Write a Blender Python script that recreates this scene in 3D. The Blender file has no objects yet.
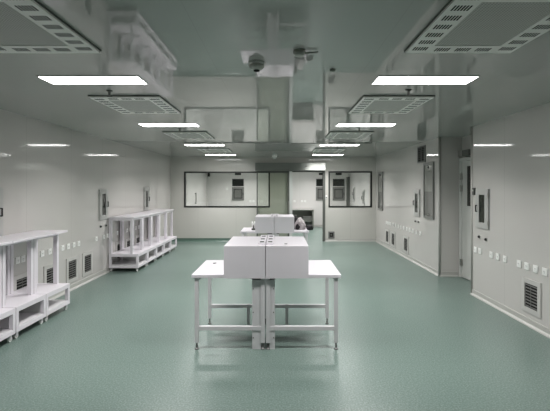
import bpy, bmesh, math, random
from mathutils import Vector, Matrix, noise

random.seed(7)
scene = bpy.context.scene
COL = scene.collection

# ------------------------------------------------------------------ materials
def new_mat(name):
    m = bpy.data.materials.new(name)
    m.use_nodes = True
    nt = m.node_tree
    bsdf = nt.nodes['Principled BSDF']
    return m, nt, bsdf

def plain(name, col, rough=0.4, metal=0.0, spec=0.5, var=0.03, scale=9.0):
    """Slightly uneven painted / moulded surface (procedural noise in colour)."""
    m, nt, b = new_mat(name)
    tc = nt.nodes.new('ShaderNodeTexCoord')
    nz = nt.nodes.new('ShaderNodeTexNoise')
    nz.inputs['Scale'].default_value = scale
    nz.inputs['Detail'].default_value = 3
    nt.links.new(tc.outputs['Object'], nz.inputs['Vector'])
    mx = nt.nodes.new('ShaderNodeMix')
    mx.data_type = 'RGBA'
    a = [max(0, c * (1 - var)) for c in col] + [1]
    c2 = [min(1, c * (1 + var)) for c in col] + [1]
    mx.inputs[6].default_value = a
    mx.inputs[7].default_value = c2
    nt.links.new(nz.outputs['Fac'], mx.inputs[0])
    nt.links.new(mx.outputs[2], b.inputs['Base Color'])
    b.inputs['Roughness'].default_value = rough
    b.inputs['Metallic'].default_value = metal
    b.inputs['Specular IOR Level'].default_value = spec
    return m

def panel_mat(name, col, rough, axis, pitch, offset=0.0, seam=0.006, spec=0.5, cross=None, wave=0.06, joint=0.8):
    """Glossy painted sandwich panels with thin sealed joints every `pitch` metres."""
    m, nt, b = new_mat(name)
    geo = nt.nodes.new('ShaderNodeNewGeometry')
    sep = nt.nodes.new('ShaderNodeSeparateXYZ')
    nt.links.new(geo.outputs['Position'], sep.inputs[0])
    def groove(ax, pit, off):
        ad = nt.nodes.new('ShaderNodeMath'); ad.operation = 'ADD'
        ad.inputs[1].default_value = 100 * pit + off
        nt.links.new(sep.outputs[ax], ad.inputs[0])
        md = nt.nodes.new('ShaderNodeMath'); md.operation = 'MODULO'
        md.inputs[1].default_value = pit
        nt.links.new(ad.outputs[0], md.inputs[0])
        lt = nt.nodes.new('ShaderNodeMath'); lt.operation = 'LESS_THAN'
        lt.inputs[1].default_value = seam
        nt.links.new(md.outputs[0], lt.inputs[0])
        return lt
    g = groove(axis, pitch, offset)
    if cross:
        g2 = groove(*cross)
        mxm = nt.nodes.new('ShaderNodeMath'); mxm.operation = 'MAXIMUM'
        nt.links.new(g.outputs[0], mxm.inputs[0]); nt.links.new(g2.outputs[0], mxm.inputs[1])
        g = mxm
    nz = nt.nodes.new('ShaderNodeTexNoise')
    nz.inputs['Scale'].default_value = 0.7
    nt.links.new(geo.outputs['Position'], nz.inputs['Vector'])
    mx = nt.nodes.new('ShaderNodeMix'); mx.data_type = 'RGBA'
    mx.inputs[6].default_value = [c * 0.97 for c in col] + [1]
    mx.inputs[7].default_value = [min(1, c * 1.03) for c in col] + [1]
    nt.links.new(nz.outputs['Fac'], mx.inputs[0])
    mx2 = nt.nodes.new('ShaderNodeMix'); mx2.data_type = 'RGBA'
    nt.links.new(g.outputs[0], mx2.inputs[0])
    nt.links.new(mx.outputs[2], mx2.inputs[6])
    mx2.inputs[7].default_value = [c * joint for c in col] + [1]
    nt.links.new(mx2.outputs[2], b.inputs['Base Color'])
    # faint waviness of the sheet metal
    nb = nt.nodes.new('ShaderNodeTexNoise'); nb.inputs['Scale'].default_value = 2.2
    nt.links.new(geo.outputs['Position'], nb.inputs['Vector'])
    bp = nt.nodes.new('ShaderNodeBump'); bp.inputs['Strength'].default_value = wave
    bp.inputs['Distance'].default_value = 0.004
    nt.links.new(nb.outputs['Fac'], bp.inputs['Height'])
    nt.links.new(bp.outputs[0], b.inputs['Normal'])
    b.inputs['Roughness'].default_value = rough
    b.inputs['Specular IOR Level'].default_value = spec
    return m

def floor_mat():
    m, nt, b = new_mat('green speckled vinyl')
    geo = nt.nodes.new('ShaderNodeNewGeometry')
    n1 = nt.nodes.new('ShaderNodeTexNoise'); n1.inputs['Scale'].default_value = 75
    n1.inputs['Detail'].default_value = 2
    nt.links.new(geo.outputs['Position'], n1.inputs['Vector'])
    r1 = nt.nodes.new('ShaderNodeValToRGB')
    r1.color_ramp.elements[0].position = 0.30; r1.color_ramp.elements[0].color = (0.088, 0.134, 0.116, 1)
    r1.color_ramp.elements[1].position = 0.68; r1.color_ramp.elements[1].color = (0.215, 0.270, 0.244, 1)
    e = r1.color_ramp.elements.new(0.5); e.color = (0.134, 0.190, 0.168, 1)
    nt.links.new(n1.outputs['Fac'], r1.inputs[0])
    n2 = nt.nodes.new('ShaderNodeTexVoronoi'); n2.inputs['Scale'].default_value = 30
    nt.links.new(geo.outputs['Position'], n2.inputs['Vector'])
    lt = nt.nodes.new('ShaderNodeMath'); lt.operation = 'LESS_THAN'; lt.inputs[1].default_value = 0.16
    nt.links.new(n2.outputs['Distance'], lt.inputs[0])
    mul = nt.nodes.new('ShaderNodeMath'); mul.operation = 'MULTIPLY'; mul.inputs[1].default_value = 0.22
    nt.links.new(lt.outputs[0], mul.inputs[0])
    mx = nt.nodes.new('ShaderNodeMix'); mx.data_type = 'RGBA'
    nt.links.new(mul.outputs[0], mx.inputs[0])
    nt.links.new(r1.outputs[0], mx.inputs[6])
    mx.inputs[7].default_value = (0.10, 0.17, 0.14, 1)
    # welded sheet joints running across the room
    sep = nt.nodes.new('ShaderNodeSeparateXYZ')
    nt.links.new(geo.outputs['Position'], sep.inputs[0])
    ad = nt.nodes.new('ShaderNodeMath'); ad.operation = 'ADD'; ad.inputs[1].default_value = 20 - 3.905 + 0.004
    nt.links.new(sep.outputs[1], ad.inputs[0])
    md = nt.nodes.new('ShaderNodeMath'); md.operation = 'MODULO'; md.inputs[1].default_value = 2.0
    nt.links.new(ad.outputs[0], md.inputs[0])
    l2 = nt.nodes.new('ShaderNodeMath'); l2.operation = 'LESS_THAN'; l2.inputs[1].default_value = 0.008
    nt.links.new(md.outputs[0], l2.inputs[0])
    m3 = nt.nodes.new('ShaderNodeMath'); m3.operation = 'MULTIPLY'; m3.inputs[1].default_value = 0.45
    nt.links.new(l2.outputs[0], m3.inputs[0])
    mx2 = nt.nodes.new('ShaderNodeMix'); mx2.data_type = 'RGBA'
    nt.links.new(m3.outputs[0], mx2.inputs[0])
    nt.links.new(mx.outputs[2], mx2.inputs[6])
    mx2.inputs[7].default_value = (0.09, 0.15, 0.125, 1)
    nt.links.new(mx2.outputs[2], b.inputs['Base Color'])
    nr = nt.nodes.new('ShaderNodeTexNoise'); nr.inputs['Scale'].default_value = 1.1
    nr.inputs['Detail'].default_value = 4
    nt.links.new(geo.outputs['Position'], nr.inputs['Vector'])
    mr = nt.nodes.new('ShaderNodeMapRange')
    mr.inputs['To Min'].default_value = 0.26; mr.inputs['To Max'].default_value = 0.34
    nt.links.new(nr.outputs['Fac'], mr.inputs['Value'])
    nt.links.new(mr.outputs[0], b.inputs['Roughness'])
    b.inputs['Specular IOR Level'].default_value = 0.5
    return m

def emit_mat(name, col, strength):
    m = bpy.data.materials.new(name); m.use_nodes = True
    nt = m.node_tree; nt.nodes.clear()
    e = nt.nodes.new('ShaderNodeEmission'); o = nt.nodes.new('ShaderNodeOutputMaterial')
    e.inputs[0].default_value = (*col, 1); e.inputs[1].default_value = strength
    nt.links.new(e.outputs[0], o.inputs[0])
    return m

def glass_mat(name, tint, refl=1.0):
    """Thin flat pane: tinted see-through plus mirror reflection by Fresnel."""
    m = bpy.data.materials.new(name); m.use_nodes = True
    nt = m.node_tree; nt.nodes.clear()
    o = nt.nodes.new('ShaderNodeOutputMaterial')
    t = nt.nodes.new('ShaderNodeBsdfTransparent'); t.inputs[0].default_value = (*tint, 1)
    g = nt.nodes.new('ShaderNodeBsdfGlossy'); g.inputs['Roughness'].default_value = 0.0
    f = nt.nodes.new('ShaderNodeFresnel'); f.inputs['IOR'].default_value = 1.5
    gm = nt.nodes.new('ShaderNodeNewGeometry')
    ior = nt.nodes.new('ShaderNodeMapRange')
    ior.inputs['To Min'].default_value = 1.5; ior.inputs['To Max'].default_value = 1 / 1.5
    nt.links.new(gm.outputs['Backfacing'], ior.inputs['Value'])
    nt.links.new(ior.outputs[0], f.inputs['IOR'])
    mu = nt.nodes.new('ShaderNodeMath'); mu.operation = 'MULTIPLY'; mu.inputs[1].default_value = refl
    nt.links.new(f.outputs[0], mu.inputs[0])
    mx = nt.nodes.new('ShaderNodeMixShader')
    nt.links.new(mu.outputs[0], mx.inputs[0])
    nt.links.new(t.outputs[0], mx.inputs[1]); nt.links.new(g.outputs[0], mx.inputs[2])
    nt.links.new(mx.outputs[0], o.inputs[0])
    return m

def perforated_mat():
    m, nt, b = new_mat('perforated grey sheet')
    tc = nt.nodes.new('ShaderNodeTexCoord')
    mp = nt.nodes.new('ShaderNodeMapping'); mp.inputs['Scale'].default_value = (60, 60, 0)
    nt.links.new(tc.outputs['Object'], mp.inputs[0])
    v = nt.nodes.new('ShaderNodeTexVoronoi'); v.inputs['Scale'].default_value = 1.0
    v.inputs['Randomness'].default_value = 0.0
    nt.links.new(mp.outputs[0], v.inputs['Vector'])
    lt = nt.nodes.new('ShaderNodeMath'); lt.operation = 'LESS_THAN'; lt.inputs[1].default_value = 0.28
    nt.links.new(v.outputs['Distance'], lt.inputs[0])
    mx = nt.nodes.new('ShaderNodeMix'); mx.data_type = 'RGBA'
    nt.links.new(lt.outputs[0], mx.inputs[0])
    mx.inputs[6].default_value = (0.52, 0.52, 0.49, 1); mx.inputs[7].default_value = (0.22, 0.22, 0.20, 1)
    nt.links.new(mx.outputs[2], b.inputs['Base Color'])
    b.inputs['Roughness'].default_value = 0.5
    return m

WALLC = (0.545, 0.525, 0.505)
M_SIDE = panel_mat('glossy side wall panels', WALLC, 0.055, 1, 1.18, 0.42)
M_BACK = panel_mat('glossy end wall panels', (0.56, 0.55, 0.515), 0.06, 0, 1.18, 0.15)
M_INNER = panel_mat('pale inner room panels', (0.66, 0.64, 0.625), 0.25, 0, 1.18, 0.3)
M_CEIL = panel_mat('glossy ceiling panels', (0.42, 0.425, 0.405), 0.03, 0, 1.18, 0.5, seam=0.004, cross=(1, 3.6, 0.35), spec=0.5, wave=0.01, joint=0.9)
M_FLOOR = floor_mat()
M_SKIRT = plain('white skirting', (0.45, 0.445, 0.42), 0.3)
M_COVE = plain('dark green vinyl upstand', (0.10, 0.16, 0.13), 0.3)
M_WHITE = plain('white powder coated steel', (0.73, 0.695, 0.735), 0.32, var=0.015)
M_WHITE2 = plain('off white powder coated steel', (0.68, 0.665, 0.68), 0.35, var=0.02)
M_GREYP = plain('light grey painted steel', (0.60, 0.61, 0.59), 0.4)
M_FRAME = plain('black window frame', (0.018, 0.020, 0.018), 0.35)
M_DARK = plain('dark opening', (0.010, 0.010, 0.009), 0.7, spec=0.1)
M_RUBBER = plain('black rubber', (0.025, 0.025, 0.025), 0.6)
M_STEEL = plain('brushed steel', (0.42, 0.42, 0.40), 0.30, metal=1.0, var=0.08, scale=30)
M_HEADER = plain('grey polished header', (0.30, 0.31, 0.29), 0.30, metal=1.0, var=0.04)
M_DOOR = plain('light grey door leaf', (0.58, 0.585, 0.56), 0.25)
M_PLASTIC = plain('white plastic', (0.82, 0.82, 0.80), 0.3)
M_SLAT = plain('grey metal slats', (0.16, 0.16, 0.155), 0.4)
M_LOUV = plain('dark grey louvre slats', (0.11, 0.11, 0.105), 0.4)
M_PERF = perforated_mat()
M_DIFF = plain('pale grey diffuser border', (0.88, 0.88, 0.84), 0.35)
M_EDGE = plain('dark grey seal', (0.10, 0.105, 0.095), 0.6)
M_DGLASS = plain('dark glass', (0.02, 0.022, 0.02), 0.05, var=0.0)
M_MGLASS = plain('grey cabinet glass', (0.16, 0.16, 0.15), 0.04, var=0.02)
M_COUNTER_SHADE = plain('shade-darkened grey counter', (0.20, 0.21, 0.185), 0.4, var=0.05)  # dark tone carries the shadow beneath the worktop in its colour
M_BAG = plain('grey white cloth', (0.40, 0.375, 0.375), 0.85, var=0.25, scale=22)
M_BLACK = plain('black fabric', (0.015, 0.014, 0.015), 0.8)
M_SENSOR = plain('grey sensor plastic', (0.46, 0.47, 0.43), 0.45)
M_GLASS = glass_mat('clear window glass', (0.97, 0.98, 0.97))
M_TINT = glass_mat('greenish door glass', (0.895, 0.915, 0.88), 1.0)
M_LAMP = emit_mat('lit diffuser', (1.0, 0.99, 0.98), 17.0)

# ------------------------------------------------------------------ mesh builder
class MB:
    def __init__(self):
        self.bm = bmesh.new()
    def box(self, x0, x1, y0, y1, z0, z1, mat=0, bevel=0.0):
        if x0 > x1: x0, x1 = x1, x0
        if y0 > y1: y0, y1 = y1, y0
        if z0 > z1: z0, z1 = z1, z0
        r = bmesh.ops.create_cube(self.bm, size=1.0)
        vs = r['verts']
        for v in vs:
            v.co = Vector(((x0 + x1) / 2 + v.co.x * (x1 - x0), (y0 + y1) / 2 + v.co.y * (y1 - y0), (z0 + z1) / 2 + v.co.z * (z1 - z0)))
        fs = list({f for v in vs for f in v.link_faces})
        for f in fs: f.material_index = mat
        if bevel:
            es = list({e for v in vs for e in v.link_edges})
            rb = bmesh.ops.bevel(self.bm, geom=es, offset=bevel, segments=2, affect='EDGES', profile=0.6)
            for f in rb['faces']: f.material_index = mat
        return self
    def prism(self, pts, axis, a0, a1, mat=0):
        """Extrude a 2-D outline along axis (0=x, 1=y, 2=z)."""
        def mk(p, a):
            if axis == 0: return Vector((a, p[0], p[1]))
            if axis == 1: return Vector((p[0], a, p[1]))
            return Vector((p[0], p[1], a))
        A = [self.bm.verts.new(mk(p, a0)) for p in pts]
        B = [self.bm.verts.new(mk(p, a1)) for p in pts]
        n = len(pts); fs = [self.bm.faces.new(A), self.bm.faces.new(B[::-1])]
        for i in range(n):
            fs.append(self.bm.faces.new((A[i], B[i], B[(i + 1) % n], A[(i + 1) % n])))
        for f in fs: f.material_index = mat
        return self
    def tube(self, p0, p1, r0, r1=None, n=14, mat=0):
        r1 = r0 if r1 is None else r1
        p0, p1 = Vector(p0), Vector(p1)
        d = (p1 - p0)
        L = d.length
        rot = d.to_track_quat('Z', 'Y').to_matrix().to_4x4()
        r = bmesh.ops.create_cone(self.bm, cap_ends=True, segments=n, radius1=r0, radius2=r1, depth=L,
                                  matrix=Matrix.Translation((p0 + p1) / 2) @ rot)
        for f in {f for v in r['verts'] for f in v.link_faces}: f.material_index = mat
        return self
    def lathe(self, prof, n=24, mat=0, centre=(0, 0, 0)):
        c = Vector(centre)
        rings = []
        for (r, z) in prof:
            rings.append([self.bm.verts.new(c + Vector((r * math.cos(2 * math.pi * k / n), r * math.sin(2 * math.pi * k / n), z))) for k in range(n)])
        for a, b in zip(rings, rings[1:]):
            for k in range(n):
                f = self.bm.faces.new((a[k], a[(k + 1) % n], b[(k + 1) % n], b[k])); f.material_index = mat
        f = self.bm.faces.new(rings[0][::-1]); f.material_index = mat
        f = self.bm.faces.new(rings[-1]); f.material_index = mat
        return self
    def build(self, name, mats, parent=None, smooth=False, loc=None):
        bmesh.ops.recalc_face_normals(self.bm, faces=self.bm.faces[:])
        me = bpy.data.meshes.new(name)
        self.bm.to_mesh(me); self.bm.free()
        for m in (mats if isinstance(mats, (list, tuple)) else [mats]):
            me.materials.append(m)
        if smooth:
            for p in me.polygons: p.use_smooth = True
        o = bpy.data.objects.new(name, me)
        COL.objects.link(o)
        if parent is not None: o.parent = parent
        if loc is not None: o.location = loc
        return o

def tag(o, label, cat, group=None):
    o['label'] = label; o['category'] = cat
    if group: o['group'] = group
    return o

def thing(name, loc, label, cat, group=None, rz=0.0):
    o = bpy.data.objects.new(name, None)
    o.empty_display_size = 0.1
    o.location = loc; o.rotation_euler = (0, 0, rz)
    COL.objects.link(o)
    return tag(o, label, cat, group)

def struct(o, label=None):
    o['kind'] = 'structure'
    if label: o['label'] = label
    return o

def dup(root, loc, label, rz=None, group=None):
    r = root.copy(); COL.objects.link(r); r.location = loc
    if rz is not None: r.rotation_euler = (0, 0, rz)
    r['label'] = label
    if group: r['group'] = group
    for ch in list(root.children):
        c = ch.copy(); COL.objects.link(c); c.parent = r
        for g in list(ch.children):
            d = g.copy(); COL.objects.link(d); d.parent = c
    return r

# ------------------------------------------------------------------ room layout (metres, camera at x=0 y=0 looking +y)
XL, XR, XD = -3.36, 3.0, 3.42          # left wall, right wall, recessed door wall
YB, YE, YR = 12.75, 17.5, -3.2         # end wall, far wall of the inner room, wall behind the camera
ZC = 2.60
CAMZ = 1.65

struct(MB().box(-3.6, 3.75, YR - 0.2, YE + 0.2, -0.1, 0.0).build('floor', M_FLOOR))
struct(MB().box(-3.6, 3.75, YR - 0.2, YE + 0.2, ZC, ZC + 0.1).build('ceiling', M_CEIL))
struct(MB().box(XL - 0.12, XL, YR, YB + 0.1, 0, ZC).build('wall_left', M_SIDE))
w = MB()
w.box(XR, XR + 0.12, 7.70, YB + 0.1, 0, ZC)          # far pier
w.box(XR + 0.12, XD + 0.12, 7.70, 7.82, 0, ZC)       # recess return
w.box(XD, XD + 0.12, 6.40, 7.70, 0, ZC)              # recessed wall with the door
w.box(XR + 0.12, XD + 0.12, 6.28, 6.40, 0, ZC)
w.box(XR, XR + 0.12, YR, 6.40, 0, ZC)                # near pier
struct(w.build('wall_right', M_SIDE))
struct(MB().box(XL - 0.12, XD + 0.12, YR - 0.12, YR, 0, ZC).build('wall_rear', M_BACK))

# end wall with two window openings and a doorway
WL = (-2.94, -0.28, 1.047, 2.16)
WR = (1.53, 2.88, 1.047, 2.17)
DO = (0.34, 1.36, 2.176)
T = 0.10
w = MB()
w.box(XL, WL[0], YB, YB + T, 0, ZC)
w.box(WL[0], WL[1], YB, YB + T, 0, WL[2]); w.box(WL[0], WL[1], YB, YB + T, WL[3], ZC)
w.box(WL[1], DO[0], YB, YB + T, 0, ZC)
w.box(DO[0], DO[1], YB, YB + T, DO[2], ZC)
w.box(DO[1], WR[0], YB, YB + T, 0, ZC)
w.box(WR[0], WR[1], YB, YB + T, 0, WR[2]); w.box(WR[0], WR[1], YB, YB + T, WR[3], ZC)
w.box(WR[1], XR, YB, YB + T, 0, ZC)
struct(w.build('wall_back', M_BACK))

def window(n, W, label):
    f = MB(); t = 0.045; y0, y1 = YB - 0.008, YB + T + 0.008
    x0, x1, z0, z1 = W
    f.box(x0, x1, y0, y1, z0, z0 + t); f.box(x0, x1, y0, y1, z1 - t, z1)
    f.box(x0, x0 + t, y0, y1, z0 + t, z1 - t); f.box(x1 - t, x1, y0, y1, z0 + t, z1 - t)
    fr = struct(f.build('window_%d' % n, M_FRAME), label)
    g = MB().box(x0 + t, x1 - t, YB + 0.012, YB + 0.018, z0 + t, z1 - t).build('pane', M_GLASS, fr)
    g['kind'] = 'structure'
window(1, WL, 'wide black framed window left of the glass sliding door')
window(2, WR, 'smaller black framed window right of the doorway')

# inner room beyond the end wall
IX0, IX1 = -3.06, 3.0
struct(MB().box(IX0 - 0.1, IX0, YB + T, YE, 0, ZC).build('wall_inner_left', M_INNER))
struct(MB().box(IX1, IX1 + 0.12, YB + T, YE, 0, ZC).build('wall_inner_right', M_INNER))
struct(MB().box(IX0 - 0.1, IX1 + 0.12, YE, YE + 0.12, 0, ZC).build('wall_inner_back', M_INNER))

# skirting
struct(MB().prism([(XL, 0), (XL + 0.035, 0), (XL + 0.030, 0.012), (XL + 0.012, 0.03), (XL + 0.010, 0.085), (XL, 0.09)], 1, YR, YB).build('baseboard_left', M_SKIRT))
sk = MB()
for (a, b) in ((YR, 6.40), (7.70, YB)):
    sk.prism([(XR, 0), (XR - 0.035, 0), (XR - 0.030, 0.012), (XR - 0.012, 0.03), (XR - 0.010, 0.085), (XR, 0.09)], 1, a, b)
sk.prism([(7.70, 0), (7.665, 0), (7.67, 0.012), (7.688, 0.03), (7.69, 0.085), (7.70, 0.09)], 0, XR - 0.01, XD)
struct(sk.build('baseboard_right', M_SKIRT))
struct(MB().prism([(YB, 0), (YB - 0.04, 0), (YB - 0.03, 0.012), (YB - 0.012, 0.03), (YB - 0.008, 0.10), (YB, 0.10)], 0, XL + 0.035, -0.72).build('baseboard_back', M_COVE))
struct(MB().prism([(YB, 0), (YB - 0.035, 0), (YB - 0.03, 0.012), (YB - 0.012, 0.03), (YB - 0.01, 0.07), (YB, 0.075)], 0, 1.43, XR - 0.035).build('baseboard_back.001', M_SKIRT))
struct(MB().box(IX0, IX1, YE - 0.015, YE, 0, 0.09).build('baseboard_inner', M_SKIRT))
# rounded metal edge on the pier corner
struct(MB().tube((XR, 7.70, 0.0), (XR, 7.70, ZC), 0.022, n=16).build('trim_1', M_SKIRT, smooth=True))
struct(MB().tube((XR, 6.40, 0.0), (XR, 6.40, ZC), 0.022, n=16).build('trim_2', M_SKIRT, smooth=True))
# doorway lining
d = MB()
d.box(DO[1], DO[1] + 0.07, YB - 0.02, YB + T + 0.01, 0, DO[2])
d.box(DO[0] - 0.07, DO[0], YB - 0.006, YB + T + 0.01, 0, DO[2])
d.box(DO[0] - 0.07, DO[1] + 0.07, YB - 0.006, YB + T + 0.01, DO[2] - 0.03, DO[2] + 0.02)
struct(d.build('trim_3', M_EDGE), 'dark lining around the open doorway')

# sliding glass door hanging in front of the end wall, header box over it
dr = MB()
x0, x1, z0, z1 = -0.69, 0.41, 0.012, 2.17
y0, y1 = YB - 0.075, YB - 0.045
dr.box(x0, x0 + 0.035, y0, y1, z0, z1, 0); dr.box(x1 - 0.14, x1 - 0.09, y0, y1, z0, z1, 0)
dr.box(x0 + 0.035, x1 - 0.14, y0, y1, z1 - 0.05, z1, 0); dr.box(x0 + 0.035, x1 - 0.14, y0, y1, z0, z0 + 0.08, 0)
dr.box(x1 - 0.09, x1, y0, y1, z0, z1, 1)
dd = struct(dr.build('door_1', [M_EDGE, M_GREYP]), 'greenish glass sliding door slid open to the left')
MB().box(x0 + 0.035, x1 - 0.14, y0 + 0.011, y0 + 0.019, z0 + 0.08, z1 - 0.05).build('pane', M_TINT, dd)['kind'] = 'structure'
MB().tube((x1 - 0.115, y0 - 0.03, 0.85), (x1 - 0.115, y0 - 0.03, 1.25), 0.010, n=10).tube((x1 - 0.115, y0 - 0.03, 0.9), (x1 - 0.115, y0 + 0.002, 0.9), 0.008, n=8).tube((x1 - 0.115, y0 - 0.03, 1.2), (x1 - 0.115, y0 + 0.002, 1.2), 0.008, n=8).build('handle', M_STEEL, dd)['kind'] = 'structure'
hd = MB().prism([(YB, 2.18), (YB - 0.155, 2.18), (YB - 0.155, 2.20), (YB - 0.125, 2.42), (YB, 2.42)], 0, -0.73, 1.42)
struct(hd.build('trim_4', M_HEADER), 'polished grey track cover above the sliding door')

# door in the recess at right
D2 = MB().box(XD - 0.045, XD - 0.002, 6.62, 7.62, 0.012, 2.14, 0, 0.004)
d2 = struct(D2.build('door_2', M_DOOR), 'light grey door in the right hand recess')
fr = MB()
fr.box(XD - 0.06, XD - 0.001, 7.622, 7.690, 0, 2.20); fr.box(XD - 0.06, XD - 0.001, 6.54, 6.618, 0, 2.20)
fr.box(XD - 0.06, XD - 0.001, 6.618, 7.622, 2.143, 2.20)
fr.build('door_frame', M_GREYP, d2)['kind'] = 'structure'
MB().box(XD - 0.050, XD - 0.044, 7.12, 7.38, 1.33, 2.04, 0).build('pane', M_DGLASS, d2)['kind'] = 'structure'
for z in (0.28, 1.64, 1.86):
    MB().tube((XD - 0.066, 7.615, z - 0.06), (XD - 0.066, 7.615, z + 0.06), 0.012, n=10).box(XD - 0.064, XD - 0.046, 7.56, 7.66, z - 0.055, z + 0.055).build('hinge', M_STEEL, d2)['kind'] = 'structure'
cl = MB().box(XD - 0.115, XD - 0.0605, 7.18, 7.45, 2.22, 2.33, 1, 0.006).box(XD - 0.115, XD - 0.0605, 7.45, 7.60, 2.22, 2.33, 0, 0.006)
cl.tube((XD - 0.085, 7.35, 2.215), (XD - 0.075, 6.9, 2.16), 0.010, n=8, mat=1)
cl.build('door_closer', [M_STEEL, M_EDGE], d2)['kind'] = 'structure'

# ------------------------------------------------------------------ ceiling lights
LZ = 0.0075
AREA_W, SPREAD = 36.0, 138.0
def make_light(loc, label):
    t = thing('ceiling_light', loc, label, 'ceiling light', 'ceiling light panels')
    L, W = 0.845, 0.245
    h = MB()
    h.box(-L / 2 - 0.008, L / 2 + 0.008, -W / 2 - 0.008, -W / 2, -0.008, 0); h.box(-L / 2 - 0.008, L / 2 + 0.008, W / 2, W / 2 + 0.008, -0.008, 0)
    h.box(-L / 2 - 0.008, -L / 2, -W / 2, W / 2, -0.008, 0); h.box(L / 2, L / 2 + 0.008, -W / 2, W / 2, -0.008, 0)
    h.build('frame', M_PLASTIC, t)
    MB().box(-L / 2, L / 2, -W / 2, W / 2, -LZ, 0).build('diffuser', M_LAMP, t)
    la = bpy.data.lights.new('led_array', 'AREA')
    la.shape = 'RECTANGLE'; la.size = L - 0.02; la.size_y = W - 0.02
    la.energy = AREA_W; la.color = (1.0, 0.99, 0.98); la.spread = math.radians(SPREAD)
    lo = bpy.data.objects.new('led_array', la); COL.objects.link(lo); lo.parent = t
    lo.location = (0, 0, -LZ - 0.002)
    return t
rows_y = (0.88, 3.617, 6.19, 9.06, 11.76)
l0 = None
for xs, sd in (((-1.615, -1.62, -1.645, -1.635, -1.666), 'left'), ((1.27, 1.27, 1.30, 1.327, 1.395), 'right')):
    for i, y in enumerate(rows_y):
        if i == 0: continue
        x = xs[i]
        lab = ['lit ceiling panel just over the photographer in the %s row' % sd,
               'largest lit rectangular ceiling light in the %s row, nearest the camera' % sd,
               'second lit rectangular ceiling light along the %s row' % sd,
               'third lit rectangular ceiling light along the %s row' % sd,
               'smallest lit ceiling light of the %s row, nearest the back wall' % sd][i]
        if l0 is None:
            l0 = make_light((x, y, ZC), lab)
        else:
            dup(l0, (x, y, ZC), lab)
for x in (-1.5, 1.5):
    for y, w_ in ((14.2, 'near the window wall'), (16.1, 'near its far wall')):
        dup(l0, (x, y, ZC), 'lit ceiling light of the inner room %s, %s of the doorway' % (w_, 'left' if x < 0 else 'right'))

# ------------------------------------------------------------------ ceiling air diffusers
def make_diffuser(loc, label):
    t = thing('air_diffuser', loc, label, 'ceiling vent', 'square air diffusers in the ceiling')
    w2, d2_ = 0.362, 0.4625
    z1, z0 = -0.010, -0.022
    MB().box(-w2 - 0.005, w2 + 0.005, -d2_ - 0.005, d2_ + 0.005, z1, 0).build('mounting_seal', M_EDGE, t)
    f = MB(); b = 0.145
    f.box(-w2, -w2 + b, -d2_, d2_, z0, z1); f.box(w2 - b, w2, -d2_, d2_, z0, z1)
    f.box(-w2 + b, w2 - b, -d2_, -d2_ + b, z0, z1); f.box(-w2 + b, w2 - b, d2_ - b, d2_, z0, z1)
    def group(cx, cy):
        for k in range(6):
            x = cx + (k - 2.5) * 0.0165
            f.box(x - 0.0046, x + 0.0046, cy - 0.031, cy + 0.031, z0 - 0.0008, z0 + 0.004, 1)
    ys = [(-3 + k) * 0.124 for k in range(7)]
    for y in ys:
        group(-w2 + b / 2, y); group(w2 - b / 2, y)
    for x in (-0.137, 0.0, 0.137):
        group(x, -d2_ + b / 2); group(x, d2_ - b / 2)
    f.build('slotted_border', [M_DIFF, M_DARK], t)
    MB().box(-w2 + b + 0.001, w2 - b - 0.001, -d2_ + b + 0.001, d2_ - b - 0.001, z0 + 0.003, z1 - 0.0006).build('perforated_panel', M_PERF, t)
    return t
a0 = None
for sd, x in (('left', -1.591), ('right', 1.231)):
    for i, yc in enumerate((2.374, 4.686, 7.38, 10.30)):
        lab = ['large slotted ceiling diffuser in the top %s corner of the photo' % sd,
               'slotted ceiling diffuser between the first and second lights of the %s row' % sd,
               'slotted ceiling diffuser between the second and third lights of the %s row' % sd,
               'slotted ceiling diffuser between the last two lights of the %s row' % sd][i]
        if a0 is None: a0 = make_diffuser((x, yc, ZC), lab)
        else: dup(a0, (x, yc, ZC), lab)

# sprinklers, detectors, camera dome
def make_sprinkler(loc, label):
    t = thing('sprinkler_head', loc, label, 'sprinkler', 'sprinkler heads on the ceiling')
    MB().lathe([(0.030, 0), (0.030, -0.006), (0.012, -0.010), (0.010, -0.045), (0.010, -0.05)], 16).build('stem', M_EDGE, t, True)
    MB().lathe([(0.006, -0.05), (0.028, -0.054), (0.028, -0.058), (0.004, -0.060)], 16).build('deflector', M_EDGE, t, True)
    return t
s0 = make_sprinkler((-1.655, 4.02, ZC), 'small sprinkler head in front of the left diffuser behind the nearest light')
dup(s0, (1.25, 3.98, ZC), 'small sprinkler head in front of the right diffuser behind the nearest light')
dup(s0, (-1.58, 6.56, ZC), 'small sprinkler head just behind the second left light')
dup(s0, (1.27, 6.52, ZC), 'small sprinkler head just behind the second right light')
dup(s0, (-1.63, 9.38, ZC), 'small sprinkler head just behind the third left light')
dup(s0, (1.33, 9.38, ZC), 'small sprinkler head just behind the third right light')

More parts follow.
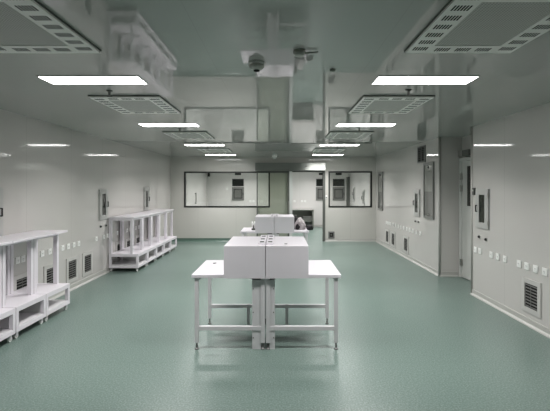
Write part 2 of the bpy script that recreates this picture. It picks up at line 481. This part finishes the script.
t = thing('smoke_detector', (-0.17, 3.12, ZC), 'round grey smoke detector at the middle of the ceiling', 'smoke detector')
MB().lathe([(0.062, 0), (0.062, -0.012), (0.050, -0.020)], 28).build('base', M_PLASTIC, t, True)
MB().lathe([(0.054, -0.018), (0.060, -0.028), (0.050, -0.045), (0.024, -0.058)], 28).build('sensing_head', M_SENSOR, t, True)
MB().lathe([(0.024, -0.056), (0.022, -0.066), (0.012, -0.068)], 20).build('sensor_cage', M_DARK, t, True)
t = thing('ceiling_sensor', (0.14, 2.85, ZC), 'small grey ceiling sensor with a short arm', 'sensor')
MB().lathe([(0.042, 0), (0.042, -0.02), (0.034, -0.035), (0.012, -0.04)], 24).build('body', M_SENSOR, t, True)
MB().tube((0.02, 0, -0.018), (0.13, -0.01, -0.012), 0.009, 0.005, n=10).build('arm', M_SENSOR, t, True)
t = thing('ceiling_button', (0.43, 3.3, ZC), 'tiny dark round knob on the ceiling right of the grey sensor', 'sensor')
MB().lathe([(0.022, 0), (0.024, -0.008), (0.018, -0.018), (0.006, -0.022)], 18).build('cap', M_SENSOR, t, True)
t = thing('dome_camera', (-0.13, 12.1, ZC), 'small white dome camera on the ceiling before the back wall', 'camera')
MB().lathe([(0.075, 0), (0.075, -0.03), (0.06, -0.04)], 24).build('base', M_PLASTIC, t, True)
MB().lathe([(0.055, -0.038), (0.052, -0.065), (0.035, -0.088), (0.012, -0.096)], 24).build('dome', M_GREYP, t, True)

# ------------------------------------------------------------------ wall fittings
# every fitting is built facing -y (towards its own front) around its wall point, then turned: left wall faces +x, right wall faces -x
RZ_L, RZ_R, RZ_B = math.pi / 2, -math.pi / 2, 0.0

def make_socket(loc, rz, label, group):
    t = thing('wall_socket', loc, label, 'wall socket', group, rz)
    MB().box(-0.043, 0.043, -0.011, 0, -0.043, 0.043, 0, 0.003).build('plate', M_PLASTIC, t)
    m = MB().box(-0.026, 0.026, -0.013, -0.0105, -0.028, 0.028, 0, 0.001)
    m.box(-0.011, -0.006, -0.0136, -0.0128, -0.006, 0.010, 1); m.box(0.006, 0.011, -0.0136, -0.0128, -0.006, 0.010, 1)
    m.box(-0.003, 0.003, -0.0136, -0.0128, -0.020, -0.012, 1)
    m.build('outlet', [M_PLASTIC, M_SLAT], t)
    return t
ORD = ['first', 'second', 'third', 'fourth', 'fifth', 'sixth', 'seventh', 'eighth', 'ninth', 'tenth', 'eleventh', 'twelfth', 'thirteenth']
sock0 = None
def socket(loc, rz, label, group):
    global sock0
    if sock0 is None: sock0 = make_socket(loc, rz, label, group)
    else: dup(sock0, loc, label, rz, group)
for i, y in enumerate((5.165, 5.29, 5.40)):
    socket((XL, y, 0.72), RZ_L, '%s white wall socket from the left behind the nearest rack' % ORD[i], 'sockets on the left wall')
for i, y in enumerate((5.84, 6.03, 6.20, 6.39, 6.56, 6.736, 6.90)):
    socket((XL, y, 0.72), RZ_L, '%s white socket from the left in the long row above the left wall grilles' % ORD[i], 'sockets on the left wall')
for i, y in enumerate((7.565, 7.896, 8.07)):
    socket((XL, y, 0.715), RZ_L, ['white socket alone below and left of the left wall pass box', 'white socket right under the pair of round left wall knobs', 'white socket right beside the near end of the far rack'][i], 'sockets on the left wall')
for i, y in enumerate((8.55, 8.75, 9.1, 9.3, 9.65, 9.85)):
    socket((XL, y, 0.715), RZ_L, '%s white socket from the near end behind the far rack' % ORD[i], 'sockets on the left wall')
for i, y in enumerate((6.28, 6.14)):
    socket((XR, y, 0.71), RZ_R, ['leftmost white socket of the pair below the right wall pass box', 'right hand white socket of the pair below the right wall pass box'][i], 'sockets on the near right wall')
for i, y in enumerate((5.81, 5.64, 5.46)):
    socket((XR, y, 0.71), RZ_R, '%s white socket from the left in the right wall row of three' % ORD[i], 'sockets on the near right wall')
for i, y in enumerate((5.14, 4.98, 4.81, 4.64)):
    socket((XR, y, 0.705), RZ_R, '%s white socket from the left in the row of four above the near right grille' % ORD[i], 'sockets on the near right wall')
for i, px in enumerate((386.6, 388, 389.4, 390.8, 393.3, 395.8, 398.7, 401.2, 404, 407.1, 410.1, 413.2, 416.8, 420.5)):
    socket((XR, 1236 / (px - 279), 0.69), RZ_R, '%s white socket from the far end of the far right wall row' % (ORD + ['last'])[i], 'sockets on the far right wall')
for i, px in enumerate((250.5, 253.5, 258, 261.5)):
    socket(((px - 279) * 0.0425, YE, 1.09), RZ_B, '%s white socket from the left seen through the wide window' % ORD[i], 'sockets in the inner room')
for i, px in enumerate((294.5, 302, 305)):
    socket(((px - 279) * 0.0425, YE, 1.09), RZ_B, '%s white socket from the left seen through the doorway' % ORD[i], 'sockets in the inner room')

def make_knobs():
    t = thing('round_switch', (XL, 7.74, 0.925), 'left hand round black wall switch below the left pass box', 'switch', 'round black switches on the walls', RZ_L)
    MB().tube((0, 0, 0), (0, -0.008, 0), 0.028, 0.026, 20).build('collar', M_STEEL, t)
    MB().tube((0, -0.007, 0), (0, -0.026, 0), 0.019, 0.016, 20).build('button', M_RUBBER, t)
    return t
k0 = make_knobs()
dup(k0, (XL, 7.98, 0.925), 'right hand round black wall switch below the left pass box', RZ_L)
dup(k0, (XR, 6.16, 0.92), 'left hand round black switch below the near right pass box', RZ_R)
dup(k0, (XR, 5.96, 0.905), 'right hand round black switch below the near right pass box', RZ_R)
dup(k0, (XR, 9.03, 0.92), 'left hand round black switch below the far right pass box', RZ_R)
dup(k0, (XR, 8.83, 0.92), 'right hand round black switch below the far right pass box', RZ_R)

M_GRF = plain('grey white grille frame', (0.52, 0.51, 0.49), 0.4)
def make_grille(loc, rz, label):
    t = thing('air_grille', loc, label, 'wall vent', 'louvred return air grilles low on the walls', rz)
    W, H, iw, ih = 0.185, 0.20, 0.125, 0.145
    f = MB()
    for (a, b, c, d) in ((-W, W, -H, -ih), (-W, W, ih, H), (-W, -iw, -ih, ih), (iw, W, -ih, ih)):
        f.box(a, b, -0.014, 0, c, d)
    f.build('frame', M_GRF, t)
    MB().box(-iw, iw, -0.003, 0, -ih, ih).build('dark_duct', M_DARK, t)
    s = MB()
    n = 8
    for k in range(n):
        z = -ih + (k + 0.5) * 2 * ih / n
        s.prism([(-0.012, z - 0.008), (-0.010, z - 0.009), (-0.003, z + 0.004), (-0.005, z + 0.005)], 0, -iw, iw)
    s.box(-0.004, 0.004, -0.0135, -0.011, -ih, ih)
    s.build('louvre', M_LOUV, t)
    return t
g0 = make_grille((XL, 5.38, 0.33), RZ_L, 'louvred wall grille half hidden by the nearest rack')
for y, lab in ((6.06, 'louvred wall grille right beside the end post of the nearest rack'),
               (6.68, 'middle louvred grille of the left wall, between the racks'),
               (7.22, 'louvred left wall grille nearest the far rack'),
               (8.66, 'louvred grille behind the near end of the far rack'),
               (9.20, 'second louvred grille behind the far rack'),
               (9.80, 'third louvred grille behind the far rack'),
               (12.20, 'louvred left wall grille past the far rack by the corner')):
    dup(g0, (XL, y, 0.33), lab, RZ_L)
for y, z, lab in ((4.89, 0.36, 'large louvred grille low on the near right wall'),
                  (11.39, 0.31, 'far right wall grille nearest the back corner'),
                  (10.80, 0.31, 'second far right wall grille from the back corner'),
                  (9.72, 0.315, 'louvred far right wall grille standing apart nearest the camera')):
    dup(g0, (XR, y, z), lab, RZ_R)

M_BOXF = plain('satin grey pass box frame', (0.42, 0.42, 0.405), 0.35)
def make_passbox(loc, rz, label, hs=1):
    t = thing('pass_box', loc, label, 'pass box', 'narrow steel pass boxes in the walls', rz)
    W, H, iw, ih = 0.19, 0.285, 0.085, 0.205
    f = MB()
    for (a, b, c, d) in ((-W, W, -H, -ih), (-W, W, ih, H), (-W, -iw, -ih, ih), (iw, W, -ih, ih)):
        f.box(a, b, -0.022, 0, c, d, 0)
    f.box(-W - 0.012, W + 0.012, -0.006, 0, -H - 0.012, H + 0.012, 0)
    f.build('door_leaf', M_BOXF, t)
    MB().box(-iw, iw, -0.010, -0.0065, -ih, ih).build('glass', M_DGLASS, t)
    b = MB()
    b.tube((hs * 0.135, -0.045, -0.05), (hs * 0.135, -0.045, 0.05), 0.009, n=10)
    b.tube((hs * 0.135, -0.045, -0.045), (hs * 0.135, -0.021, -0.045), 0.007, n=8); b.tube((hs * 0.135, -0.045, 0.045), (hs * 0.135, -0.021, 0.045), 0.007, n=8)
    b.build('handle', M_RUBBER, t)
    for z in (-0.2, 0.2):
        MB().box(hs * (-W - 0.008), hs * (-W + 0.02), -0.030, -0.0215, z - 0.03, z + 0.03).build('hinge', M_STEEL, t)
    return t
p0 = make_passbox((XL, 7.87, 1.335), RZ_L, 'steel pass box with narrow dark window on the left wall before the far rack')
dup(p0, (XL, 10.42, 1.375), 'steel pass box on the left wall above the far rack', RZ_L)
dup(p0, (XL, 4.80, 1.36), 'steel pass box cut by the left edge of the photo', RZ_L)
p1 = make_passbox((XR, 6.06, 1.345), RZ_R, 'steel pass box with narrow dark window on the near right wall', -1)
dup(p1, (XR, 8.94, 1.325), 'steel pass box on the far right wall beside the tall cabinet', RZ_R)
dup(p1, (IX1, 16.45, 1.42), 'narrow pass box on the inner room side wall through the right window', RZ_R)
dup(p1, (IX1, 14.6, 1.30), 'narrow pass box nearer the glass through the right window', RZ_R)

M_CABF = plain('grey cabinet frame', (0.18, 0.18, 0.17), 0.35)
M_CABU = plain('light grey cabinet glass', (0.27, 0.27, 0.25), 0.05, var=0.02)
def make_cabinet(loc, label):
    t = thing('wall_cabinet', loc, label, 'wall cabinet', 'tall metal cabinets on the right wall', RZ_R)
    W, H = 0.27, 0.56
    f = MB(); b = 0.05
    for (a, c, d, e) in ((-W, W, -H, -H + b), (-W, W, H - b, H), (-W, -W + b, -H + b, H - b), (W - b, W, -H + b, H - b)):
        f.box(a, c, -0.03, 0, d, e)
    f.build('frame', M_CABF, t)
    MB().box(-W + b, W - b, -0.018, -0.002, -0.02, H - b).build('upper_glass', M_CABU, t)
    MB().box(-W + b, W - b, -0.018, -0.002, -H + b, -0.02).build('lower_panel', M_MGLASS, t)
    MB().tube((0, -0.03, H - 0.1), (0, -0.017, H - 0.1), 0.022, n=16).build('lock', M_RUBBER, t)
    MB().box(-0.04, 0.04, -0.03, -0.017, -H + 0.07, -H + 0.09).build('handle', M_STEEL, t)
    return t
c0 = make_cabinet((XR, 8.22, 1.60), 'tall grey metal wall cabinet near the recess corner')
dup(c0, (XR, 12.12, 1.56), 'tall grey metal wall cabinet in the back right corner')

t = thing('exhaust_grille', (XR, 8.65, 2.355), 'dark square louvre high on the right wall under the ceiling', 'wall vent', None, RZ_R)
f = MB()
for (a, b, c, d) in ((-0.23, 0.23, -0.175, -0.15), (-0.23, 0.23, 0.15, 0.175), (-0.23, -0.2, -0.15, 0.15), (0.2, 0.23, -0.15, 0.15)):
    f.box(a, b, -0.02, 0, c, d)
f.box(-0.012, 0.012, -0.018, -0.004, -0.15, 0.15)
f.build('frame', M_SLAT, t)
MB().box(-0.2, 0.2, -0.004, 0, -0.15, 0.15).build('dark_duct', M_DARK, t)
s = MB()
for k in range(8):
    z = -0.15 + (k + 0.5) * 0.3 / 8
    s.prism([(-0.016, z - 0.010), (-0.013, z - 0.011), (-0.005, z + 0.006), (-0.008, z + 0.007)], 0, -0.2, 0.2)
s.build('louvre', M_EDGE, t)

t = thing('call_button_box', (XR, 6.315, 1.60), 'small dark control box at the edge of the near right wall', 'switch', None, RZ_R)
MB().box(-0.03, 0.03, -0.028, 0, -0.055, 0.055, 0, 0.004).build('case', M_EDGE, t)
MB().tube((0, -0.034, 0.012), (0, -0.027, 0.012), 0.014, n=14).build('button', M_SENSOR, t)

t = thing('door_switch', (1.465, YB, 1.38), 'small white door switch between the doorway and the right window', 'switch')
MB().box(-0.03, 0.03, -0.011, 0, -0.05, 0.05, 0, 0.003).build('plate', M_PLASTIC, t)
MB().box(-0.018, 0.018, -0.016, -0.0105, -0.04, -0.005, 0, 0.002).build('rocker', M_EDGE, t)

t = thing('floor_level_outlet', (1.62, YB, 0.20), 'square grey outlet box low on the back wall beside the doorway', 'outlet')
f = MB()
for (a, b, c, d) in ((-0.095, 0.095, -0.105, -0.06), (-0.095, 0.095, 0.06, 0.105), (-0.095, -0.055, -0.06, 0.06), (0.055, 0.095, -0.06, 0.06)):
    f.box(a, b, -0.022, 0, c, d)
f.build('frame', M_SLAT, t)
MB().box(-0.055, 0.055, -0.006, 0, -0.06, 0.06).build('dark_opening', M_DARK, t)
MB().box(-0.028, 0.028, -0.016, -0.006, -0.03, 0.03, 0, 0.003).build('connector', M_EDGE, t)

# ------------------------------------------------------------------ inner room fittings
def make_transfer(loc, label):
    t = thing('transfer_window', loc, label, 'transfer window', 'stainless transfer windows in the inner room')
    W, H = 0.255, 0.285
    f = MB()
    for (w1, h1, w2, h2, y) in ((W, H, W - 0.07, H - 0.08, 0.03), (W - 0.07, H - 0.08, W - 0.11, H - 0.12, 0.022)):
        mi = 1 if y == 0.022 else 0
        f.box(-w1, w1, -y, 0, -h1, -h2, mi); f.box(-w1, w1, -y, 0, h2, h1, mi); f.box(-w1, -w2, -y, 0, -h2, h2, mi); f.box(w2, w1, -y, 0, -h2, h2, mi)
    f.build('frame', [M_CABF, M_FRAME], t)
    MB().box(-W + 0.11, W - 0.11, -0.012, 0, -H + 0.12, H - 0.12).build('glass', M_MGLASS, t)
    MB().box(W - 0.05, W - 0.02, -0.05, -0.029, -0.05, 0.05).build('latch', M_RUBBER, t)
    return t
def make_panelboard(loc, label):
    t = thing('display_panel', loc, label, 'wall panel', 'dark panels above the transfer windows')
    MB().box(-0.245, 0.245, -0.03, 0, -0.155, 0.155, 0, 0.004).build('case', M_FRAME, t)
    MB().box(-0.22, 0.22, -0.033, -0.0295, -0.13, 0.13).build('screen', M_DGLASS, t)
    return t
def make_sign(loc, label):
    t = thing('sign_box', loc, label, 'sign box', 'small dark boxes high on the inner wall')
    MB().box(-0.13, 0.13, -0.05, 0, -0.045, 0.045, 0, 0.005).build('case', M_FRAME, t)
    MB().box(-0.115, 0.115, -0.053, -0.0495, -0.034, 0.034).build('face', M_DGLASS, t)
    return t
sets = [(-1.74, 'seen through the wide left window'), (1.82, 'seen at the right side of the doorway'), (2.53, 'seen through the right window')]
tr = pn = sg = None
for x, where in sets:
    a, b, c = (x, YE, 1.405), (x, YE, 1.88), (x, YE, 2.245)
    if tr is None:
        tr = make_transfer(a, 'stainless transfer window ' + where)
        pn = make_panelboard(b, 'dark rectangular panel ' + where)
        sg = make_sign(c, 'small dark box near the ceiling ' + where)
    else:
        dup(tr, a, 'stainless transfer window ' + where); dup(pn, b, 'dark rectangular panel ' + where); dup(sg, c, 'small dark box near the ceiling ' + where)
t = thing('door_pull', (IX0, 14.95, 1.275), 'thin vertical dark door pull at the left through the wide window', 'handle', None, RZ_L)
MB().tube((0, -0.05, -0.2), (0, -0.05, 0.2), 0.016, n=12).build('bar', M_EDGE, t)
for z in (-0.17, 0.17):
    MB().tube((0, -0.05, z), (0, 0, z), 0.012, n=10).build('bracket', M_EDGE, t)
t = thing('corner_speaker', (-2.97, YE, 2.24), 'small dark box in the top corner through the wide window', 'speaker')
MB().box(-0.05, 0.05, -0.10, 0, -0.11, 0.11, 0, 0.006).build('case', M_EDGE, t)
MB().box(-0.038, 0.038, -0.104, -0.0995, -0.09, 0.09).build('grille', M_DARK, t)
struct(MB().box(IX1 - 0.14, IX1, YE - 0.06, YE, 0.09, 2.12).build('trim_5', M_EDGE), 'dark upright in the corner seen through the right window')
t = thing('wall_thermostat', (-2.21, YE, 1.64), 'small white thermostat left of the transfer window through the wide window', 'thermostat')
MB().box(-0.045, 0.045, -0.02, 0, -0.06, 0.06, 0, 0.004).build('case', M_PLASTIC, t)
MB().box(-0.03, 0.03, -0.022, -0.0195, 0.0, 0.035).build('display', M_SENSOR, t)

t = thing('steel_counter', (0, 16.9, 0), 'shade-darkened grey counter with undershelf in the inner room behind the doorway', 'counter')
cx0, cx1, cd = 0.05, 1.43, 0.58
MB().box(cx0, cx1, 0, cd, 0.72, 0.76, 0, 0.004).build('worktop', M_STEEL, t)
MB().box(cx0 + 0.02, cx1 - 0.005, 0.03, cd - 0.02, 0.27, 0.295).build('undershelf', M_STEEL, t)
MB().box(cx0 + 0.02, cx1 - 0.05, cd - 0.035, cd - 0.02, 0.02, 0.72).build('back_panel', M_COUNTER_SHADE, t)
MB().box(cx1 - 0.055, cx1 - 0.005, 0.02, cd - 0.02, 0.0, 0.72).build('side_panel', M_COUNTER_SHADE, t)
MB().box(cx0 + 0.005, cx0 + 0.05, 0.02, cd - 0.02, 0.0, 0.72).build('side_panel', M_COUNTER_SHADE, t)
t = thing('storage_box', (1.17, 17.1, 0.295), 'dark storage box on the undershelf of the inner room counter', 'box')
MB().box(-0.18, 0.18, -0.12, 0.12, 0, 0.16, 0, 0.01).build('body', M_EDGE, t)
MB().box(-0.19, 0.19, -0.13, 0.13, 0.16, 0.19, 0, 0.006).build('lid', M_SLAT, t)

# ------------------------------------------------------------------ steel racks on casters along the left wall
def make_rack(name, y0, n, label, P=0.578, D=0.485, PX=0.285, BX=0.455):
    """n bays; local x=0 at the wall side, +x into the room, y along the wall."""
    t = thing(name, (XL + 0.022, y0, 0), label, 'rack', 'white steel racks along the left wall')
    L = n * P
    MB().box(0.0, BX, 0.0, L - 0.004, 1.048, 1.075, 0, 0.003).build('top_board', M_WHITE, t)
    for k in range(n):
        a, b = k * P + 0.006, (k + 1) * P - 0.006
        f = MB(); q = 0.042
        for (x0, x1) in ((0, q), (D - q, D)):
            f.box(x0, x1, a, a + q, 0.078, 0.340); f.box(x0, x1, b - q, b, 0.078, 0.340)
            f.box(x0, x1, a + q, b - q, 0.078, 0.078 + q); f.box(x0, x1, a + q, b - q, 0.340 - q, 0.340)
        for (c, e) in ((a, a + q), (b - q, b)):
            f.box(q, D - q, c, e, 0.078, 0.078 + q); f.box(q, D - q, c, e, 0.340 - q, 0.340)
        f.build('lower_frame', M_WHITE, t)
        MB().box(0.0, D, a, b, 0.340, 0.352, 0, 0.002).build('deck', M_WHITE, t)
        MB().box(0.004, D - 0.004, a + 0.004, b - 0.004, 0.120, 0.128).build('bottom_shelf', M_WHITE2, t)
        if k < n - 1: MB().box(0.044, D - 0.044, b - 0.012, b - 0.008, 0.128, 0.298).build('side_panel', M_GREYP, t)
        u = 0.050
        for x in (0.0, PX):
            for y in (a, b - u):
                MB().box(x, x + u, y, y + u, 0.352, 1.048).build('upper_post', M_WHITE, t)
        r = MB()
        for x in (0.0, PX):
            r.box(x + 0.004, x + u - 0.004, a + u, b - u, 1.008, 1.048)
        for y in (a, b - u):
            r.box(u, PX, y + 0.004, y + u - 0.004, 1.008, 1.048)
        r.build('top_rail', M_WHITE, t)
        for x in (0.035, D - 0.035):
            for y in (a + 0.045, b - 0.045):
                c = MB()
                c.box(x - 0.025, x + 0.025, y - 0.025, y + 0.025, 0.070, 0.078)
                c.box(x - 0.016, x - 0.011, y - 0.018, y + 0.018, 0.026, 0.070); c.box(x + 0.011, x + 0.016, y - 0.018, y + 0.018, 0.026, 0.070)
                cb = c.build('caster', M_WHITE2, t)
                MB().tube((x - 0.0105, y, 0.030), (x + 0.0105, y, 0.030), 0.030, n=18).build('wheel', M_GREYP, cb)
    return t
make_rack('steel_rack', 4.47, 2, 'white steel two tier rack nearest the camera on the left')
make_rack('steel_rack', 3.31, 2, 'white steel rack cut off by the left edge of the photo')
make_rack('steel_rack', 8.08, 3, 'white steel two tier rack by the left wall pass box, nearer of the far pair', 0.614, 0.575, 0.415, 0.487)
make_rack('steel_rack', 9.926, 2, 'white steel two tier rack nearest the back wall', 0.614, 0.575, 0.415, 0.487)

# ------------------------------------------------------------------ back-to-back work benches with hoods
def make_bench(loc, s, label, kx=1.0):
    """local x=0 at the seam between the two benches, |x| outwards, y=0 front, z up."""
    t = thing('work_bench', loc, label, 'work bench', 'white steel work benches in the middle of the room')
    W, D, H = kx * (0.752 if s < 0 else 0.770), 0.85, 0.768
    X = lambda a: s * a
    MB().box(X(0.003), X(W), 0, D, H - 0.034, H, 0, 0.003).build('tabletop', M_WHITE, t)
    q = 0.040
    legs = [(0.006, 0.012), (W - 0.028 - q, 0.012), (0.006, D - 0.012 - q), (W - 0.028 - q, D - 0.012 - q)]
    for (a, y) in legs:
        lg = MB().box(X(a), X(a + q), y, y + q, 0.068, H - 0.034, 0, 0.002).build('leg', M_WHITE2, t)
        cx, cy = X(a + q / 2), y + q / 2
        MB().tube((cx, cy, 0.010), (cx, cy, 0.068), 0.008, n=12).tube((cx, cy, 0.030), (cx, cy, 0.040), 0.015, n=6)\
            .lathe([(0.022, 0), (0.022, 0.008), (0.012, 0.016), (0.008, 0.02)], 18, 0, (cx, cy, 0)).build('levelling_foot', M_SLAT, lg)
    for y in (0.012, D - 0.012 - q):
        MB().box(X(0.004 + q), X(W - 0.028 - q), y + 0.002, y + q - 0.002, 0.195, 0.237, 0, 0.002).build('stretcher', M_WHITE2, t)
    # apron under the top
    ap = MB()
    ap.box(X(0.004 + q), X(W - 0.028 - q), D - 0.012 - q + 0.004, D - 0.016, H - 0.075, H - 0.034)
    ap.box(X(W - 0.064), X(W - 0.032), 0.052, D - 0.052, H - 0.075, H - 0.034)
    ap.build('apron', M_WHITE2, t)
    # hood standing over the inner half, flush with the front of the top
    h0, h1 = 0.003, kx * (0.422 if s < 0 else 0.438)
    hd = MB().box(X(h0), X(h1), -0.012, -0.0005, 0.732, 1.06)
    hd.box(X(h0), X(h1), -0.0005, D - 0.02, H + 0.0005, 1.06)
    hd.build('hood', M_WHITE, t)
    # slotted cable duct between the hoods
    c0, c1 = 0.004, 0.082
    cd = MB().box(X(c0), X(c1), 0.10, D + 0.02, 1.06, 1.074, 0, 0.003).build('cable_duct', M_WHITE, t)
    for y in (0.22, 0.47, 0.73):
        MB().box(X(0.022), X(0.066), y - 0.035, y + 0.035, 1.0735, 1.0755).build('slot', M_DARK, cd)
    # upright cable column under the bench
    k0, k1 = (0.046, 0.137) if s < 0 else (0.042, 0.095)
    co = MB().box(X(k0), X(k1), 0.020, 0.19, 0.0, 0.708, 0, 0.002).build('cable_column', M_WHITE2, t)
    for z in (0.12, 0.38, 0.62):
        MB().tube((X(k1 - 0.012), 0.016, z), (X(k1 - 0.012), 0.0205, z), 0.006, n=10).build('screw', M_EDGE, co)
    MB().box(X(k0), X(k1 + 0.004), 0.055, 0.195, 0.7085, 0.7335).build('dark_gap_fill', M_RUBBER, t)  # black block standing in for the dark, shaded gap above the column
    # thin strip behind
    e = 0.215
    MB().box(X(e), X(e + 0.036), D - 0.012 - q - 0.014, D - 0.012 - q, 0.0, 0.245).build('cable_strip', M_WHITE2, t)
    return t
SX, BY = -0.138, 4.19
bl = make_bench((SX, BY, 0), -1, 'white work bench with hood, left of the near pair')
g = MB().tube((-0.617, 0.64, 0.7675), (-0.617, 0.64, 0.772), 0.020, n=20).build('cable_grommet', M_EDGE, bl)
g = MB().tube((-0.075, 0.16, 0.70), (-0.26, 0.14, 0.712), 0.012, 0.012, n=10).build('cable', M_PLASTIC, bl)
br = make_bench((SX, BY, 0), 1, 'white work bench with hood, right of the near pair')
g = MB().box(0.195, 0.225, 0.13, 0.15, 1.0595, 1.066).build('latch', M_EDGE, br)
FX, FY = -0.095, 8.36
fl = make_bench((FX, FY, 0), -1, 'white work bench with hood, left of the far pair', 0.92)
fr_ = make_bench((FX, FY, 0), 1, 'white work bench with hood, right of the far pair, bag on it', 0.92)

# ------------------------------------------------------------------ things lying on the far benches
def lump(parent, name, mat, c, r, seed, amp=0.22, freq=2.2, flat=0.0, squash=None):
    bm = bmesh.new()
    bmesh.ops.create_icosphere(bm, subdivisions=4, radius=1.0)
    for v in bm.verts:
        p = v.co.copy()
        k = 1 + amp * noise.noise(p * freq + Vector((seed, seed * 1.7, 0))) + amp * 0.45 * noise.noise(p * freq * 2.7 + Vector((0, seed, 3)))
        p = p * k
        q = Vector((p.x * r[0], p.y * r[1], p.z * r[2]))
        if squash: q.x *= 1 - squash * max(0, p.z)
        q.z = max(q.z, -flat * r[2])
        v.co = Vector(c) + q
    me = bpy.data.meshes.new(name); bm.to_mesh(me); bm.free()
    for p in me.polygons: p.use_smooth = True
    me.materials.append(mat)
    o = bpy.data.objects.new(name, me); COL.objects.link(o); o.parent = parent
    return o
t = thing('cloth_bag', (0.445, 8.80, 0.768), 'crumpled grey white cloth bag on the right far bench', 'bag')
lump(t, 'body', M_BAG, (0, 0, 0.09), (0.125, 0.13, 0.16), 2.0, flat=0.56, squash=0.45)
lump(t, 'dark_lining', M_BLACK, (-0.05, -0.11, 0.06), (0.045, 0.03, 0.062), 5.0, flat=0.96)
t2 = thing('black_pouch', (0.690, 8.66, 0.768), 'shiny black pouch drooping at the right edge of the far bench', 'pouch')
lump(t2, 'body', M_BLACK, (-0.045, 0, 0.05), (0.075, 0.10, 0.062), 9.0, amp=0.16, flat=0.8)
MB().tube((-0.1, -0.05, 0.075), (0.0, -0.08, 0.095), 0.008, n=8).build('strap', M_BLACK, t2)
t3 = thing('black_flask', (0.365, 9.06, 0.768), 'black flask standing behind the crumpled bag by the hood', 'flask')
MB().lathe([(0.036, 0), (0.040, 0.01), (0.040, 0.21), (0.030, 0.235), (0.024, 0.24)], 20).build('body', M_BLACK, t3, True)
MB().lathe([(0.027, 0.241), (0.027, 0.285), (0.022, 0.29)], 20).build('cap', M_EDGE, t3, True)
t4 = thing('tape_roll_holder', (-0.535, 8.66, 0.768), 'small white roll holder at the left of the far hood', 'roll holder')
MB().box(-0.04, 0.04, -0.05, 0.05, 0, 0.035, 0, 0.004).box(-0.012, 0.012, -0.03, 0.03, 0.035, 0.10).build('stand', M_EDGE, t4)
MB().tube((-0.036, 0, 0.125), (-0.0125, 0, 0.125), 0.058, n=24).tube((0.0125, 0, 0.125), (0.036, 0, 0.125), 0.058, n=24).tube((-0.0125, 0, 0.125), (0.0125, 0, 0.125), 0.02, n=12).build('roll', M_PLASTIC, t4)

# ------------------------------------------------------------------ camera and render look
cam = bpy.data.cameras.new('camera')
cam.sensor_fit = 'HORIZONTAL'; cam.sensor_width = 36.0
cam.lens = 36.0 * 412 / 550
cam.shift_x = -4 / 550
cam.shift_y = -17.5 / 550
cam.clip_start = 0.05
co = bpy.data.objects.new('camera', cam); COL.objects.link(co)
co.location = (0, 0, CAMZ); co.rotation_euler = (math.pi / 2, 0, 0)
scene.camera = co

wd = bpy.data.worlds.new('world'); scene.world = wd; wd.use_nodes = True
wd.node_tree.nodes['Background'].inputs[0].default_value = (0, 0, 0, 1)

scene.view_settings.view_transform = 'Standard'
scene.view_settings.look = 'None'
scene.view_settings.gamma = 1.0
scene.view_settings.use_curve_mapping = False
scene.view_settings.exposure = 0.0
cy = scene.cycles
cy.use_denoising = True
cy.max_bounces = 14; cy.diffuse_bounces = 8; cy.glossy_bounces = 6; cy.transparent_max_bounces = 12
cy.caustics_reflective = True
cy.sample_clamp_indirect = 6.0
